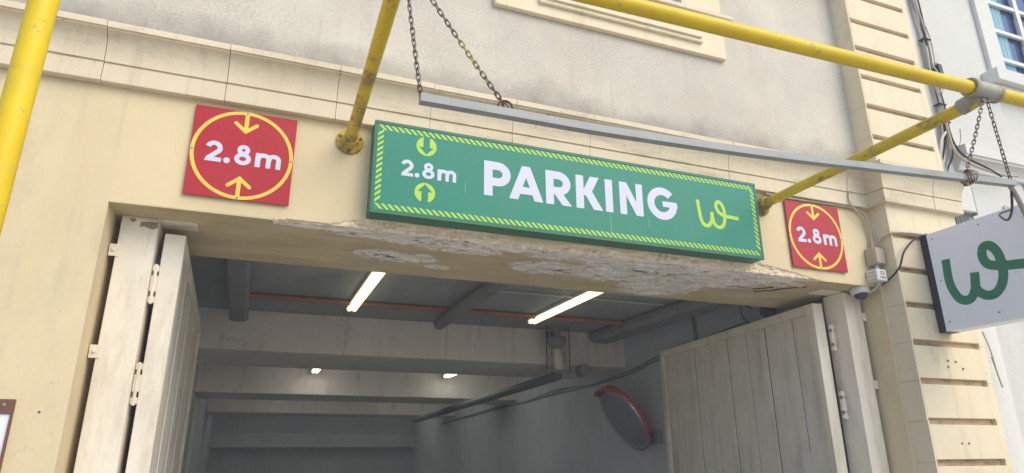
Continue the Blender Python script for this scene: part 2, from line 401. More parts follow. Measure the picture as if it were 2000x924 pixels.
# lintel: fine grid, its bottom front edge eroded
def damage(x):
    """front chip height and soffit patch depth along x"""
    K = [(-.9, 0, 0), (.02, 0, 0), (.12, .012, .04), (.35, .02, .12), (.45, .06, .22), (.6, .085, .30), (.85, .08, .48), (1.1, .085, .28), (1.5, .09, .10),
         (1.56, .03, .20), (1.9, .03, .42), (2.03, .06, .36), (2.4, .085, .33), (2.8, .09, .55), (3.2, .09, .72), (3.45, .085, .50), (3.8, .085, .26),
         (4.0, .05, .16), (4.2, .012, .06), (4.3, 0, 0), (6, 0, 0)]
    for a, b in zip(K, K[1:]):
        if a[0] <= x <= b[0]:
            t = (x-a[0])/(b[0]-a[0]); return a[1]+(b[1]-a[1])*t, a[2]+(b[2]-a[2])*t
    return 0, 0
rows = [('f', 3.69), ('f', 3.4), ('f', 3.25), ('f', 3.15)]+[('f', 3.12-.008*i) for i in range(20)]+[('e', 0)]
rows += [('s', .008*(i+1)) for i in range(24)]+[('s', .20+.0122*i) for i in range(64)]
rows = [q for q in rows if not (q[0] == 'f' and q[1] <= ZS+.003)]
xs = [JL+(JR-JL)*i/640 for i in range(641)]
vs, cols = [], []
BLOBS = [(.88, 4.50, .30, .12), (1.25, 4.16, .30, .10), (2.0, 4.42, .30, .16), (2.62, 4.35, .42, .26), (3.12, 4.60, .36, .30), (3.35, 4.30, .5, .18), (3.9, 4.18, .35, .08), (1.22, 4.66, .07, .04)]
for kind, val in rows:
    for x in xs:
        hz, dp = damage(x)
        n1 = noise.fractal(Vector((x*2.2, 1.7, 0)), .8, 2, 5); hz2 = max(0, hz*(1+.55*n1)+(.006*noise.noise(Vector((x*30, 0, 0))) if hz > 0 else 0))
        if kind == 'f': y, z = 4.0, val
        elif kind == 'e': y, z = 4.0, ZS
        else: y, z = 4.0+min(val, YB-4.0), ZS
        d_f = max(0, z-ZS); d_s = y-4.0
        dep = 0; a = 0
        if hz2 > .002:
            q = 1-(d_f/hz2)
            if kind != 's' and q > 0:
                rg = noise.fractal(Vector((x*8, z*15, 3)), .8, 2.1, 6)
                dep = min(1, q*5)*(.012+.018*rg)
                y += max(.003, dep)+.010*max(0, 1-d_f/.02)*min(1, hz/.05); a = 1 if q > .02 else .3
            if kind == 's' and d_s < .13:
                rg = noise.fractal(Vector((x*9, y*16, 8)), .9, 2.1, 5)
                up = max(0, (1-d_s/.13))*min(1, hz/.06)
                z += up*(.014+.010*rg); y = max(y, 4.0+.015*min(1, hz/.05))
                if d_s < .012: a = 1
            if kind == 'e': z += .014*min(1, hz/.05)+.010*abs(noise.noise(Vector((x*16, 0, 5))))*min(1, hz/.05)
        pm = 0
        if kind != 'f':
            if dp > 0: pm = max(0, min(1, 1.15-.5*d_s/(.045+.25*dp)))
            for bx_, by_, rx_, ry_ in BLOBS:
                rr_ = math.hypot((x-bx_)/rx_, (y-by_)/ry_)
                pm = max(pm, min(1, 1.35-.85*rr_))
        if pm > .3 and kind == 's':
            k_ = min(1, (pm-.3)*2.5); v_n = noise.fractal(Vector((x*6, y*15, 2)), .75, 2.1, 6); st_ = abs(noise.fractal(Vector((x*4, y*9, 7)), .8, 2, 4))
            z += k_*(.006+.006*v_n+(.008 if st_ > .35 else 0))
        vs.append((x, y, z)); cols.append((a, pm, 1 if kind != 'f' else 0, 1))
nx = len(xs); fs = []
for i in range(len(rows)-1):
    for j in range(nx-1): fs.append((i*nx+j, i*nx+j+1, (i+1)*nx+j+1, (i+1)*nx+j))
me = bpy.data.meshes.new('lintel'); me.from_pydata(vs, [], fs)
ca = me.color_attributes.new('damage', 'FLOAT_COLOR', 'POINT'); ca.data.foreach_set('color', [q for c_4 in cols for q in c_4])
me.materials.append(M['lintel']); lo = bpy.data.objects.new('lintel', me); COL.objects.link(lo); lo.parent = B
MB().box(JL+.003, JR-.003, 4.12, YB-.01, 3.03, 3.68).build('lintel_core', M['inner'], B)
# cracks in the soffit
for pts in ([(3.93, 4.40), (4.0, 4.35), (4.05, 4.28)], [(4.0, 4.47), (4.12, 4.38), (4.17, 4.30), (4.32, 4.18)]):
    q = catmull([(a, b, 0) for a, b in pts], 4); w = .0034
    ps = [(v.x+random.uniform(-.006, .006), v.y) for v in q]
    n_ = len(ps); mb = MB()
    for i in range(n_-1):
        (a, b), (c1, d1) = ps[i], ps[i+1]; w0 = w*math.sin(math.pi*(i+.3)/n_)+.001; w1 = w*math.sin(math.pi*min(.97, (i+1.3)/n_))+.001
        mb.add([(a-w0, b, ZS-.010), (a+w0, b, ZS-.010), (c1+w1, d1, ZS-.010), (c1-w1, d1, ZS-.010), (a-w0, b, ZS+.0), (a+w0, b, ZS+.0), (c1+w1, d1, ZS), (c1-w1, d1, ZS)], [(0, 1, 2, 3), (0, 4, 5, 1), (1, 5, 6, 2), (2, 6, 7, 3), (3, 7, 4, 0)])
    mb.build('crack', M['rust'], B)
def pebble(mb, c, sx_, sy_, sz_):
    n0 = random.random()*100; vs = []; k = 7
    for lat in (-50, 0, 50):
        for i in range(k):
            a = 2*math.pi*(i+(.5 if lat else 0))/k; rr = math.cos(math.radians(lat))*random.uniform(.7, 1.15)
            vs.append((c[0]+sx_*rr*math.cos(a), c[1]+sy_*math.sin(math.radians(lat))*random.uniform(.8, 1.1), c[2]+sz_*rr*math.sin(a)))
    fs = [tuple(range(k))[::-1], tuple(range(2*k, 3*k))]
    for r_ in (0, 1):
        for i in range(k): fs.append((r_*k+i, r_*k+(i+1) % k, (r_+1)*k+(i+1) % k, (r_+1)*k+i))
    mb.add(vs, fs)
rb = MB(); x = .45
while x < 4.15:
    x += random.uniform(.012, .05); hz = damage(x)[0]
    if hz < .02: continue
    for _ in range(random.choice((1, 2, 2))):
        pebble(rb, (x, 4.018+random.uniform(-.004, .004), ZS+random.uniform(.012, max(.02, hz*.85))), random.uniform(.012, .040), random.uniform(.006, .016), random.uniform(.008, .024))
rb.build('rubble', M['rubble'], B, kind='stuff')
fb = MB()
for _ in range(230):
    bx_, by_, rx_, ry_ = random.choice(BLOBS); a = random.uniform(0, 6.283); q_ = random.uniform(.55, 1.05)
    cx_, cy_ = bx_+rx_*q_*math.cos(a), by_+ry_*q_*math.sin(a)
    if not (4.03 < cy_ < 4.93): continue
    L_ = random.uniform(.008, .045); W_ = L_*random.uniform(.2, .6); t_ = random.uniform(-.5, .9); tl = random.uniform(.002, .012)
    ps = []
    for i in range(6):
        b_ = i*1.047; rr = random.uniform(.6, 1.1); p_ = (L_*rr*math.cos(b_), W_*rr*math.sin(b_))
        ps.append((cx_+p_[0]*math.cos(t_)-p_[1]*math.sin(t_), cy_+p_[0]*math.sin(t_)+p_[1]*math.cos(t_), ZS-.001-tl*(i in (0, 1, 2))))
    n_ = len(ps); fb.add(ps+[(p[0], p[1], p[2]+.003) for p in ps], [tuple(range(n_)), tuple(range(n_, 2*n_))[::-1]]+[(i, n_+i, n_+(i+1) % n_, (i+1) % n_) for i in range(n_)])
fb.build('paint_flakes', M['flake'], B, kind='stuff')
# upper rendered wall, with window opening 1.86..3.14
WX0, WX1, WZ0 = 1.86, 3.14, 5.30
MB().box(-7, WX0, 4.0, 4.4, 4.0, 9).build('upper_wall', M['render'], B)
MB().box(WX1, 4.985, 4.0, 4.4, 4.0, 9).build('upper_wall', M['render'], B)
MB().box(WX0, WX1, 4.0, 4.4, 4.0, WZ0).build('upper_wall', M['render'], B)
MB().box(WX0, WX1, 4.0, 4.4, 7.2, 9).build('upper_wall', M['render'], B)
MB().box(-7, 6, 4.03, 4.4, 3.69, 4.0).build('wall_core', M['cream'], B)

# string course: profile swept along the wall and round the pilaster
PROF = [(.0, 3.668), (.050, 3.668), (.052, 3.672), (.052, 3.782), (.047, 3.784), (.047, 3.790), (.060, 3.792)]
for i in range(19):
    t = i/18; PROF.append((.060+.075*(1-math.cos(t*math.pi/2)), 3.792+.165*math.sin(t*math.pi/2)))
PROF += [(.137, 3.966), (.150, 3.968), (.150, 4.004), (.146, 4.008), (.0, 4.025)]
SC = bpy.data.objects.new('string_course', None); COL.objects.link(SC); SC.parent = B; SC['_o'] = (0, 0, 0)
def course_piece(path, j0=0.004, wob=0):
    """path: plan points (x,y) on the wall line, outside lies to the right when walking +x"""
    n = len(path); outn = []
    for i, p in enumerate(path):
        p = Vector(p); a = (p-Vector(path[i-1])).normalized() if i else None; b = (Vector(path[i+1])-p).normalized() if i < n-1 else None
        if a is None: m = Vector((b.y, -b.x))
        elif b is None: m = Vector((a.y, -a.x))
        else:
            n1 = Vector((a.y, -a.x)); n2 = Vector((b.y, -b.x)); m = (n1+n2)/(1+n1.dot(n2))
        outn.append(m)
    vs = []; k = len(PROF)
    for p, m in zip(path, outn):
        for (d, z) in PROF: vs.append((p[0]+m.x*(d+wob), p[1]+m.y*(d+wob), z))
    fs = [(i*k+j, (i+1)*k+j, (i+1)*k+(j+1) % k, i*k+(j+1) % k) for i in range(n-1) for j in range(k)]
    fs += [list(range(k)), list(range((n-1)*k, n*k))[::-1]]
    return MB().add(vs, fs)
seams = [-4.3, -3.64, -2.98, -2.31, -1.65, -.99, -.331, .327, .95, 1.55, 2.17, 2.78, 3.43, 4.07, 4.70]
for a, b in zip(seams, seams[1:]):
    course_piece([(a+.0016, 4.0), (b-.0016, 4.0)], wob=random.uniform(-.0035, .0035)).build('stone_block', M['course'], SC)
course_piece([(4.7025, 4.0), (4.97, 4.0), (4.97, 3.82), (5.52, 3.82)]).build('stone_block', M['course'], SC)
course_piece([(5.524, 3.82), (5.83, 3.82), (5.83, 4.0)], wob=.002).build('stone_block', M['course'], SC)
for s_x in seams+[5.522]: MB().box(s_x-.01, s_x+.01, 3.98 if s_x < 5 else 3.80, 4.0, 3.669, 4.0).build('mortar_joint', M['joint'], SC)

# pilaster of quoins
PL = bpy.data.objects.new('pilaster', None); COL.objects.link(PL); PL.parent = B; PL['_o'] = (0, 0, 0)
MB().box(4.985, 5.82, 3.858, 4.3, 0, 9).build('pilaster_core', M['joint'], PL)
joints = [0.30, .608, .917, 1.225, 1.538, 1.849, 2.160, 2.470, 2.783, 3.084, 3.39]+[3.69]
upper = [4.02, 4.321, 4.634, 4.944, 5.258, 5.562, 5.87, 6.18, 6.49, 6.8, 7.1]
for L_ in ([0]+joints, upper):
    for z0, z1 in zip(L_, L_[1:]):
        j = random.uniform(-.002, .002); g0 = .027 if z1 != 3.69 else 0.0
        b0 = .023
        mb = MB().box(4.9855, 5.765, 3.82+j, 3.90, z0+(b0 if z0 > .1 and z0 != 4.02 else 0), z1-g0+.0, .0035)
        mb.box(4.97, 4.985, 3.821+j, 4.3, z0+.0012, z1-.0012)
        mb.box(5.7655, 5.83, 3.822+j, 4.3, z0+.0012, z1-.0012)
        mb.build('stone_block', M['quoin'], PL)
# bolt holes in the lower quoins
for hx, hz in ((5.34, 2.33), (5.43, 2.325), (5.33, 2.28), (5.50, 2.27), (5.30, 1.68), (5.38, 1.68), (5.32, 2.88)):
    MB().lathe([(0, .009), (.003, .008), (.003, 0)], (hx, 3.8185, hz), (0, -1, 0), 10).build('bolt_hole', M['joint_line'], PL)

# window above the course
WN = bpy.data.objects.new('window', None); COL.objects.link(WN); WN.parent = B; WN['_o'] = (0, 0, 0)
MB().box(1.42, 3.565, 3.955, 4.0, 4.868, 5.24, .004).build('apron', M['quoin'], WN)
mb = MB(); mb.box(1.78, 3.31, 3.925, 3.9545, 4.962, 5.20, .003); mb.build('apron_moulding', M['quoin'], WN)
mb = MB(); mb.box(1.80, 3.29, 3.905, 3.9245, 4.995, 5.16, .003); mb.build('apron_moulding', M['quoin'], WN)
MB().box(1.35, 3.63, 3.89, 4.0, 5.242, 5.285, .004).build('sill', M['course'], WN)
MB().box(3.142, 3.56, 3.955, 4.0, 5.287, 7.1, .003).build('jamb', M['quoin'], WN)
MB().box(1.44, 1.858, 3.955, 4.0, 5.287, 7.1, .003).build('jamb', M['quoin'], WN)
mb = MB(); mb.box(1.87, 3.12, 4.09, 4.13, 5.303, 5.345).box(1.87, 1.92, 4.09, 4.13, 5.345, 7.0).box(3.07, 3.12, 4.09, 4.13, 5.345, 7.0)
mb.box(2.47, 2.53, 4.088, 4.13, 5.345, 7.0); mb.build('window_frame', M['frame_white'], WN)
MB().box(1.88, 3.11, 4.10, 4.106, 5.34, 7.1).build('pane', M['glass'], WN)

# interior
IX0, IX1, CZ = -.86, 5.06, 3.30
MB().box(IX0-.3, IX0, YB, 22, 0, 3.6).build('interior_wall', M['inner'], B)
MB().box(IX1, IX1+.3, YB, 22, 0, 3.6).build('interior_wall', M['inner'], B)
MB().box(IX0-.3, IX1+.3, 22, 22.3, 0, 3.6).build('interior_wall', M['inner'], B)
cpy = [YB-.01, 6.42, 8.6, 11.2, 13.1, 15.4, 17.6, 19.9, 22.1]
for a, b in zip(cpy, cpy[1:]):
    MB().box(IX0-.2, IX1+.2, a, b-.006, CZ, CZ+.2).build('ceiling_panel', M['ceiling'], B)
MB().box(IX0-.3, IX1+.3, YB-.01, 22.3, CZ+.21, CZ+.4).build('ceiling_slab', M['ceiling'], B)
MB().box(IX0, IX1, 4.0, 22, -.3, .001).build('garage_floor', M['floor'], B)
for y0, y1, z0 in ((8.45, 10.0, 2.815), (12.75, 14.2, 2.69), (17.1, 18.4, 2.62)):
    for a, b in ((IX0, 2.36 if y0 < 9 else 3.05), (2.364 if y0 < 9 else 3.054, IX1)):
        MB().box(a, b, y0, y1, z0, CZ-.003, .006).build('ceiling_beam', M['beam'], B)
MB().box(IX0, IX1, 21.6, 21.99, 1.9, 2.3, .01).build('ceiling_beam', M['inner'], B)
MB().box(-.30, -.10, 4.97, 8.1, 3.08, 3.298, .03).build('ceiling_rib', M['slate'], B)
MB().box(4.45, 4.80, 4.97, 8.445, 3.14, 3.298, .05).build('ceiling_rib', M['slate'], B)

# gate posts, leaves
def post(x0, x1, y0, y1, side):
    P_ = MB(); P_.box(x0, x1, y0, y1, 0, 2.945, .004); o = P_.build('door_post', M['gate'], B)
    for z in (2.74, 2.16, 1.2, .5):
        mb = MB(); xx = x0 if side < 0 else x1
        mb.box(min(xx-side*.02, xx+side*.034), max(xx-side*.02, xx+side*.034), y0-.007, y0-.001, z-.036, z+.036, .002)
        mb.lathe([(0, .012), (.008, .010), (.008, 0)], (xx+side*.012, y0-.008, z), (0, -1, 0), 8)
        mb.build('bracket', M['gate'], o)
    return o
post(-.800, -.605, 4.205, 4.42, -1)
post(4.725, 4.915, 4.195, 4.42, 1)
MB().box(-.80, -.40, 4.215, 4.36, 2.948, 2.957).build('top_plate', M['gate'], B)
MB().box(4.50, 4.93, 4.215, 4.36, 2.948, 2.957).build('top_plate', M['gate'], B)
mb = MB(); mb.prism([(4.775, 2.946), (4.80, 2.93), (4.91, 2.925), (4.90, 2.946)], 4.192, 4.196); mb.build('paint_chip', M['chip'], B)
mb = MB()
def chip(pts, y):
    mb.prism([(a+random.uniform(-.003, .003), b+random.uniform(-.003, .003)) for a, b in pts], y-.0012, y+.001)
chip([(-.70, 2.925), (-.66, 2.93), (-.61, 2.935), (-.607, 2.90), (-.63, 2.885), (-.66, 2.89), (-.68, 2.90), (-.70, 2.895)], 4.204)
chip([(-.76, 2.935), (-.73, 2.94), (-.72, 2.925), (-.74, 2.915)], 4.204)
mb.build('paint_chip', M['chip'], B)

def leaf(hx, hy, ex, ey, thick, zt, seams_, flip):
    """door leaf from hinge (hx,hy) to free end (ex,ey); thickness grows to the side 'flip'"""
    L = math.hypot(ex-hx, ey-hy); d = Vector(((ex-hx)/L, (ey-hy)/L, 0)); nrm = Vector((d.y, -d.x, 0))*flip
    D = bpy.data.objects.new('door_leaf', None); COL.objects.link(D); D.parent = B; D['_o'] = (0, 0, 0)
    def bx(u0, u1, w0, w1, z0, z1, name, mat, b=.004):
        m_ = MB().box(u0, u1, w0, w1, z0, z1, b); o3 = Vector((hx, hy, 0))
        m_.v = [o3+d*v.x+nrm*v.y+Vector((0, 0, v.z)) for v in m_.v]
        return m_.build(name, mat, D)
    fw = .085
    bx(0, .105, 0, thick, .05, zt, 'stile', M['gate']); bx(L-fw, L, 0, thick, .05, zt, 'stile', M['gate'])
    bx(.106, L-fw-.001, 0, thick, zt-fw, zt, 'rail', M['gate']); bx(.106, L-fw-.001, 0, thick, .05, .2, 'rail', M['gate'])
    ss = [.108]+[q for q in seams_]+[L-fw-.002]
    for i, (a, b) in enumerate(zip(ss, ss[1:])):
        gp = .020 if i % 2 else .010
        bx(a+gp/2, b-gp/2, .020+.004*(i % 2), .034, .201, zt-fw-.001, 'plank', M['plank'], .005)
    bx(.107, L-fw-.002, .0345, .06, .201, zt-fw-.002, 'backing_board', M['joint_line'], 0)
    bx(.22, .56, .018, .0235, 1.2, 1.62, 'hatch_plate', M['plank'], .002)
    for z in (2.57, 2.0, .9, .35):
        m_ = MB()
        for dz, w in ((-.095, .035), (-.0, .095), (.092, .035)):
            m_.box(hb[0], hb[1], hb[2], hb[2]+.03, z+dz-w/2, z+dz+w/2, .003)
        m_.tube([((hb[0]+hb[1])/2, hb[2]+.004, z-.12), ((hb[0]+hb[1])/2, hb[2]+.004, z+.115)], .0095, 8)
        m_.build('hinge', M['gate'], D)
    return D
hb = (4.672, 4.722, 4.33)
leaf(4.555, 4.385, 4.885, 7.30, .105, 2.875, [.326, .756, 1.066, 1.427, 1.756, 2.124, 2.528], 1)
hb = (-.602, -.568, 4.235)
leaf(-.455, 4.26, -.52, 7.40, .115, 2.885, [.33, .75, 1.07, 1.43, 1.76, 2.13, 2.53], -1)

# ------------------------------------------------------------------ neighbouring building
NB = thing('neighbour_building', 'off-white building with a barred sash window at the right edge', 'building', (5.8, 4, 0))
GX0, GX1, GZ0, GZ1 = 7.44, 9.3, 5.62, 8.0
MB().box(5.78, 7.25, 4.0, 4.5, 3.5, 9).build('wall', M['white_wall'], NB)
MB().box(7.25, 14, 4.035, 4.5, 3.5, GZ0).build('wall', M['white_wall'], NB)
MB().box(7.25, GX0, 4.0, 4.5, GZ0, 9).build('wall', M['white_wall'], NB)
MB().box(GX1, 14, 4.0, 4.5, GZ0, 9).build('wall', M['white_wall'], NB)
MB().box(5.78, 14, 4.03, 4.5, 0, 3.498).build('wall', M['white_wall'], NB)
pr = [(5.84, 4.03)]+[(5.95+.40*i/12, 4.028-.055*math.sin(math.pi*i/12)**.6) for i in range(13)]+[(6.36, 4.03)]
MB().prism(pr, 0, 3.499, 'xy').build('wall_strip', M['white_trim'], NB)
W2 = bpy.data.objects.new('window', None); COL.objects.link(W2); W2.parent = NB; W2.location = (0, 0, 0); W2['_o'] = (5.8, 4, 0)
for a, b in ((7.20, 7.445), (GX1, GX1+.24)): MB().box(a, b, 3.95, 3.999, 5.535, 8.2, .004).build('surround', M['white_trim'], W2)
MB().box(7.06, 9.7, 3.83, 3.999, 5.375, 5.53, .006).build('sill', M['white_trim'], W2)
MB().box(7.11, 9.65, 3.90, 3.998, 5.32, 5.374, .006).build('sill_moulding', M['white_trim'], W2)
mb = MB(); mb.box(7.446, 7.49, 4.06, 4.12, 5.63, 8).box(7.446, 9.29, 4.06, 4.12, 5.57, 5.628)
for z in (5.905, 6.30, 6.70, 7.1): mb.box(7.49, 9.29, 4.07, 4.10, z-.022, z+.022)
for x in (8.18, 8.62): mb.box(x-.035, x+.035, 4.065, 4.095, 5.629, 8)
mb.build('window_frame', M['frame_white'], W2)
MB().box(7.49, 9.29, 4.12, 4.128, 5.6, 8).build('pane', M['glass'], W2)
v_, f_ = [], []
for i in range(41):
    x = 7.50+.42*i/40; y = 4.112+.006*math.sin(i*1.05)
    v_ += [(x-.0, y, 5.6), (x-.0, y, 8)]
f_ = [(2*i, 2*i+2, 2*i+3, 2*i+1) for i in range(40)]
MB().add(v_, f_, True).build('curtain', M['curtain'], W2)
prf = [(4.0, 4.26), (3.965, 4.262), (3.955, 4.30), (3.93, 4.335), (3.90, 4.36), (3.875, 4.365), (3.87, 4.385), (3.855, 4.39), (3.855, 4.49), (4.0, 4.51)]
MB().prism([(a, b) for a, b in prf], 6.28, 14, 'yz').build('ledge', M['white_trim'], NB)

# cables and boxes on the neighbour wall
def cable(name, pts, rad, mat, label, cat='cable', n=8, k=6, parent=None):
    o = MB().tube(catmull(pts, k), rad, n).build(name, mat, parent)
    if parent is None: tag(o, label, cat)
    return o
CB = thing('cable_bundle', 'tangled bundle of grey and black cables strapped down the white wall', 'cables', (6.2, 3.97, 6.5))
base = [(6.17, 3.95, 6.9), (6.19, 3.95, 6.2), (6.22, 3.95, 5.76), (6.21, 3.95, 5.45), (6.22, 3.95, 5.03), (6.19, 3.95, 4.68), (6.13, 3.95, 4.39), (6.0, 3.95, 4.15), (5.98, 3.95, 3.83), (5.96, 3.95, 3.55), (5.95, 3.95, 3.0)]
cm = [M['cable_pale'], M['cable'], M['rubber'], M['cable_pale'], M['cable'], M['cable'], M['rubber'], M['cable_pale']]
for i in range(8):
    ox = (i-3.5)*.013; pts = []
    for j, p in enumerate(base):
        pts.append((p[0]+ox+random.uniform(-.018, .018)+(.0 if j < 6 else (i-3.5)*.010), p[1]+random.uniform(-.012, .02), p[2]))
    cable('cable', pts, random.choice((.006, .008, .0095)), cm[i], '', parent=CB)
lp = [(6.17, 3.93, 5.62), (6.12, 3.90, 5.50), (6.10, 3.90, 5.30), (6.13, 3.90, 5.12), (6.22, 3.91, 5.08), (6.26, 3.92, 5.25), (6.18, 3.92, 5.40)]
cable('cable', lp, .0075, M['cable_pale'], '', parent=CB)
cable('cable', [(6.14, 3.92, 4.62), (6.02, 3.90, 4.50), (5.95, 3.90, 4.30), (5.98, 3.90, 4.08), (6.02, 3.91, 3.9)], .012, M['cable_pale'], '', parent=CB)
cable('cable', [(6.18, 3.92, 4.80), (6.15, 3.90, 4.55), (6.17, 3.89, 4.38), (6.24, 3.84, 4.27), (6.45, 3.84, 4.235), (6.75, 3.85, 4.22), (6.95, 3.85, 4.24)], .012, M['cable_tan'], '', parent=CB)
cable('cable', [(6.21, 3.92, 4.85), (6.17, 3.90, 4.6), (6.20, 3.88, 4.42), (6.27, 3.83, 4.30), (6.48, 3.83, 4.25), (6.7, 3.85, 4.20)], .010, M['rubber'], '', parent=CB)
cable('cable', [(6.22, 3.93, 4.45), (6.30, 3.93, 4.50), (6.34, 3.92, 4.58), (6.335, 3.90, 4.68)], .006, M['cable_pale'], '', parent=CB)
for z in (5.72, 5.35, 4.95, 4.75): MB().box(6.15, 6.26, 3.92, 3.99, z-.003, z+.003).build('cable_tie', M['rubber'], CB)
MB().box(6.235, 6.30, 3.90, 3.99, 5.30, 5.41, .008).build('splice_box', M['black'], CB)
MB().box(6.235, 6.30, 3.898, 3.99, 5.412, 5.44, .006).build('splice_cap', M['white_plastic'], CB)
mb = MB()
for i in range(11):
    x = 6.0+i*.026; mb.tube(catmull([(x, 3.95, 3.80), (x+random.uniform(-.02, .02), 3.93, 3.72), (x+random.uniform(-.02, .02), 3.95, 3.62), (x, 3.96, 3.45)], 4), .006, 6)
mb.build('loose_ends', M['slate'], CB)
tk = thing('trunking_box', 'white metal trunking cover over cables beside the cream pilaster', 'trunking', (6.15, 4, 3.9))
MB().box(6.05, 6.27, 3.89, 3.998, 3.78, 4.16, .004).build('cover', M['white_trim'], tk)
MB().box(6.275, 6.295, 3.90, 3.998, 3.76, 4.16).build('side_lip', M['slate'], tk)
wp = thing('wall_conduit', 'pair of short white conduits below the ledge behind the white sign', 'conduit', (6.9, 4, 3.7))
for x in (6.86, 6.90): MB().tube([(x, 3.98, 3.45), (x, 3.98, 3.96)], .013, 10).build('pipe', M['white_plastic'], wp)
cable('hanging_wire', [(5.97, 3.90, 2.62), (5.955, 3.86, 2.45), (5.96, 3.85, 2.25), (6.0, 3.86, 2.14), (6.0, 3.87, 2.22), (5.98, 3.88, 2.4)], .006, M['cable'], 'thin grey wire looped down the right edge of the pilaster below the white sign', 'wire')

# ------------------------------------------------------------------ PARKING sign
PS = thing('parking_sign', 'long green PARKING lightbox sign with striped lime border over the doorway', 'sign', (2.085, 4.0, 3.035))
X0, X1, Z0, Z1, YF = .572, 3.598, 3.035, 3.665, 3.862
mb = MB(); mb.box(X0, X1, YF+.012, 3.998, Z0, Z1, .003); mb.build('sign_box', M['box_green'], PS)
mb = MB()
mb.box(X0-.003, X1+.003, YF-.003, YF+.0115, Z1-.020, Z1+.003, .002).box(X0-.003, X1+.003, YF-.003, YF+.0115, Z0-.003, Z0+.020, .002)
mb.box(X0-.003, X0+.016, YF-.003, YF+.0115, Z0+.0205, Z1-.0205, .002).box(X1-.016, X1+.003, YF-.003, YF+.0115, Z0+.0205, Z1-.0205, .002)
mb.build('edge_frame', M['box_green'], PS)
MB().box(X0+.0165, X1-.0165, YF, YF+.011, Z0+.0208, Z1-.0208).build('face_panel', M['sign_green'], PS)
# diagonal hazard stripes
mb = MB(); bx0, bx1, bz0, bz1, bw = X0+.022, X1-.022, Z0+.026, Z1-.026, .036
per = .0405; w = .0205; sl_ = bw*1.0; pv = .038; wv = .019; sv = bw*.85; yb = YF-.0012
x = bx0
while x < bx1-sl_-w:
    for zb in (bz0, bz1-bw):
        mb.prism([(x+sl_, zb), (x+sl_+w, zb), (x+w, zb+bw), (x, zb+bw)], yb, YF+.001)
    x += per
z = bz0+bw+.006
while z < bz1-bw-sv-wv+.01:
    for xb in (bx0, bx1-bw):
        if xb < 1: mb.prism([(xb, z), (xb, z+wv), (xb+bw, z+sv+wv), (xb+bw, z+sv)], yb, YF+.001)
        else: mb.prism([(xb, z+sv), (xb, z+sv+wv), (xb+bw, z+wv), (xb+bw, z)], yb, YF+.001)
    z += pv
mb.build('striped_border', M['lime'], PS)
YL = YF-.0002
letters(PS, [('P', 1.311), ('A', 1.490), ('R', 1.762), ('K', 1.995), ('I', 2.228), ('N', 2.346), ('G', 2.579)], .251, YL, 3.2505, M['lettering'])
clearance(PS, .751, 3.3055, .113, YL, M['lettering'])
for cz, up in ((3.533, -1), (3.207, 1)):
    MB().prism(disc(.912, cz, .0675), YL-.001, YL).build('arrow_disc', M['lime'], PS)
    q = up; y1 = YL-.0011
    mb = MB(); mb.prism([(.912-.0215, cz-q*.069), (.912+.0215, cz-q*.069), (.912+.0215, cz+q*.028), (.912-.0215, cz+q*.028)], y1-.0006, y1)
    mb.prism([(.912-.047, cz+q*.008), (.912+.047, cz+q*.008), (.912, cz+q*.058)], y1-.0009, y1)
    mb.prism([(.912-.047, cz+q*.008), (.912-.047, cz+q*.022), (.912+.047, cz+q*.022), (.912+.047, cz+q*.008)], y1-.0005, y1) if False else None
    mb.build('arrow', M['sign_green'], PS)
wl1 = catmull([(3.027, 3.452, 0), (3.032, 3.385, 0), (3.043, 3.30, 0), (3.066, 3.257, 0), (3.105, 3.252, 0), (3.135, 3.285, 0), (3.148, 3.335, 0), (3.150, 3.368, 0)], 6)
wl2 = catmull([(3.149, 3.335, 0), (3.163, 3.275, 0), (3.20, 3.249, 0), (3.243, 3.268, 0), (3.265, 3.33, 0), (3.262, 3.41, 0), (3.235, 3.455, 0), (3.205, 3.452, 0), (3.193, 3.415, 0), (3.215, 3.372, 0), (3.265, 3.350, 0), (3.33, 3.345, 0), (3.398, 3.342, 0)], 6)
mb = MB(); mb.stroke([(v.x, v.y) for v in wl1], .0295, YL-.001, YL); 
half = len(wl2)*6//10
mb.stroke([(v.x, v.y) for v in wl2[:half+1]], .0295, YL-.0014, YL); mb.stroke([(v.x, v.y) for v in wl2[half:]], .0295, YL-.0018, YL)
mb.build('logo', M['lime'], PS)
mb = MB()
for sx, sz0, sz1 in ((2.262, 3.075, 3.25), (1.18, 3.25, 3.32), (2.58, 3.18, 3.24)):
    mb.prism([(sx, sz0), (sx+.0012, sz0), (sx+.0026, (sz0+sz1)/2), (sx+.0016, sz1), (sx+.0008, sz1), (sx+.0010, (sz0+sz1)/2)], YL-.0006, YL)
mb.build('scratch', M['lettering'], PS)

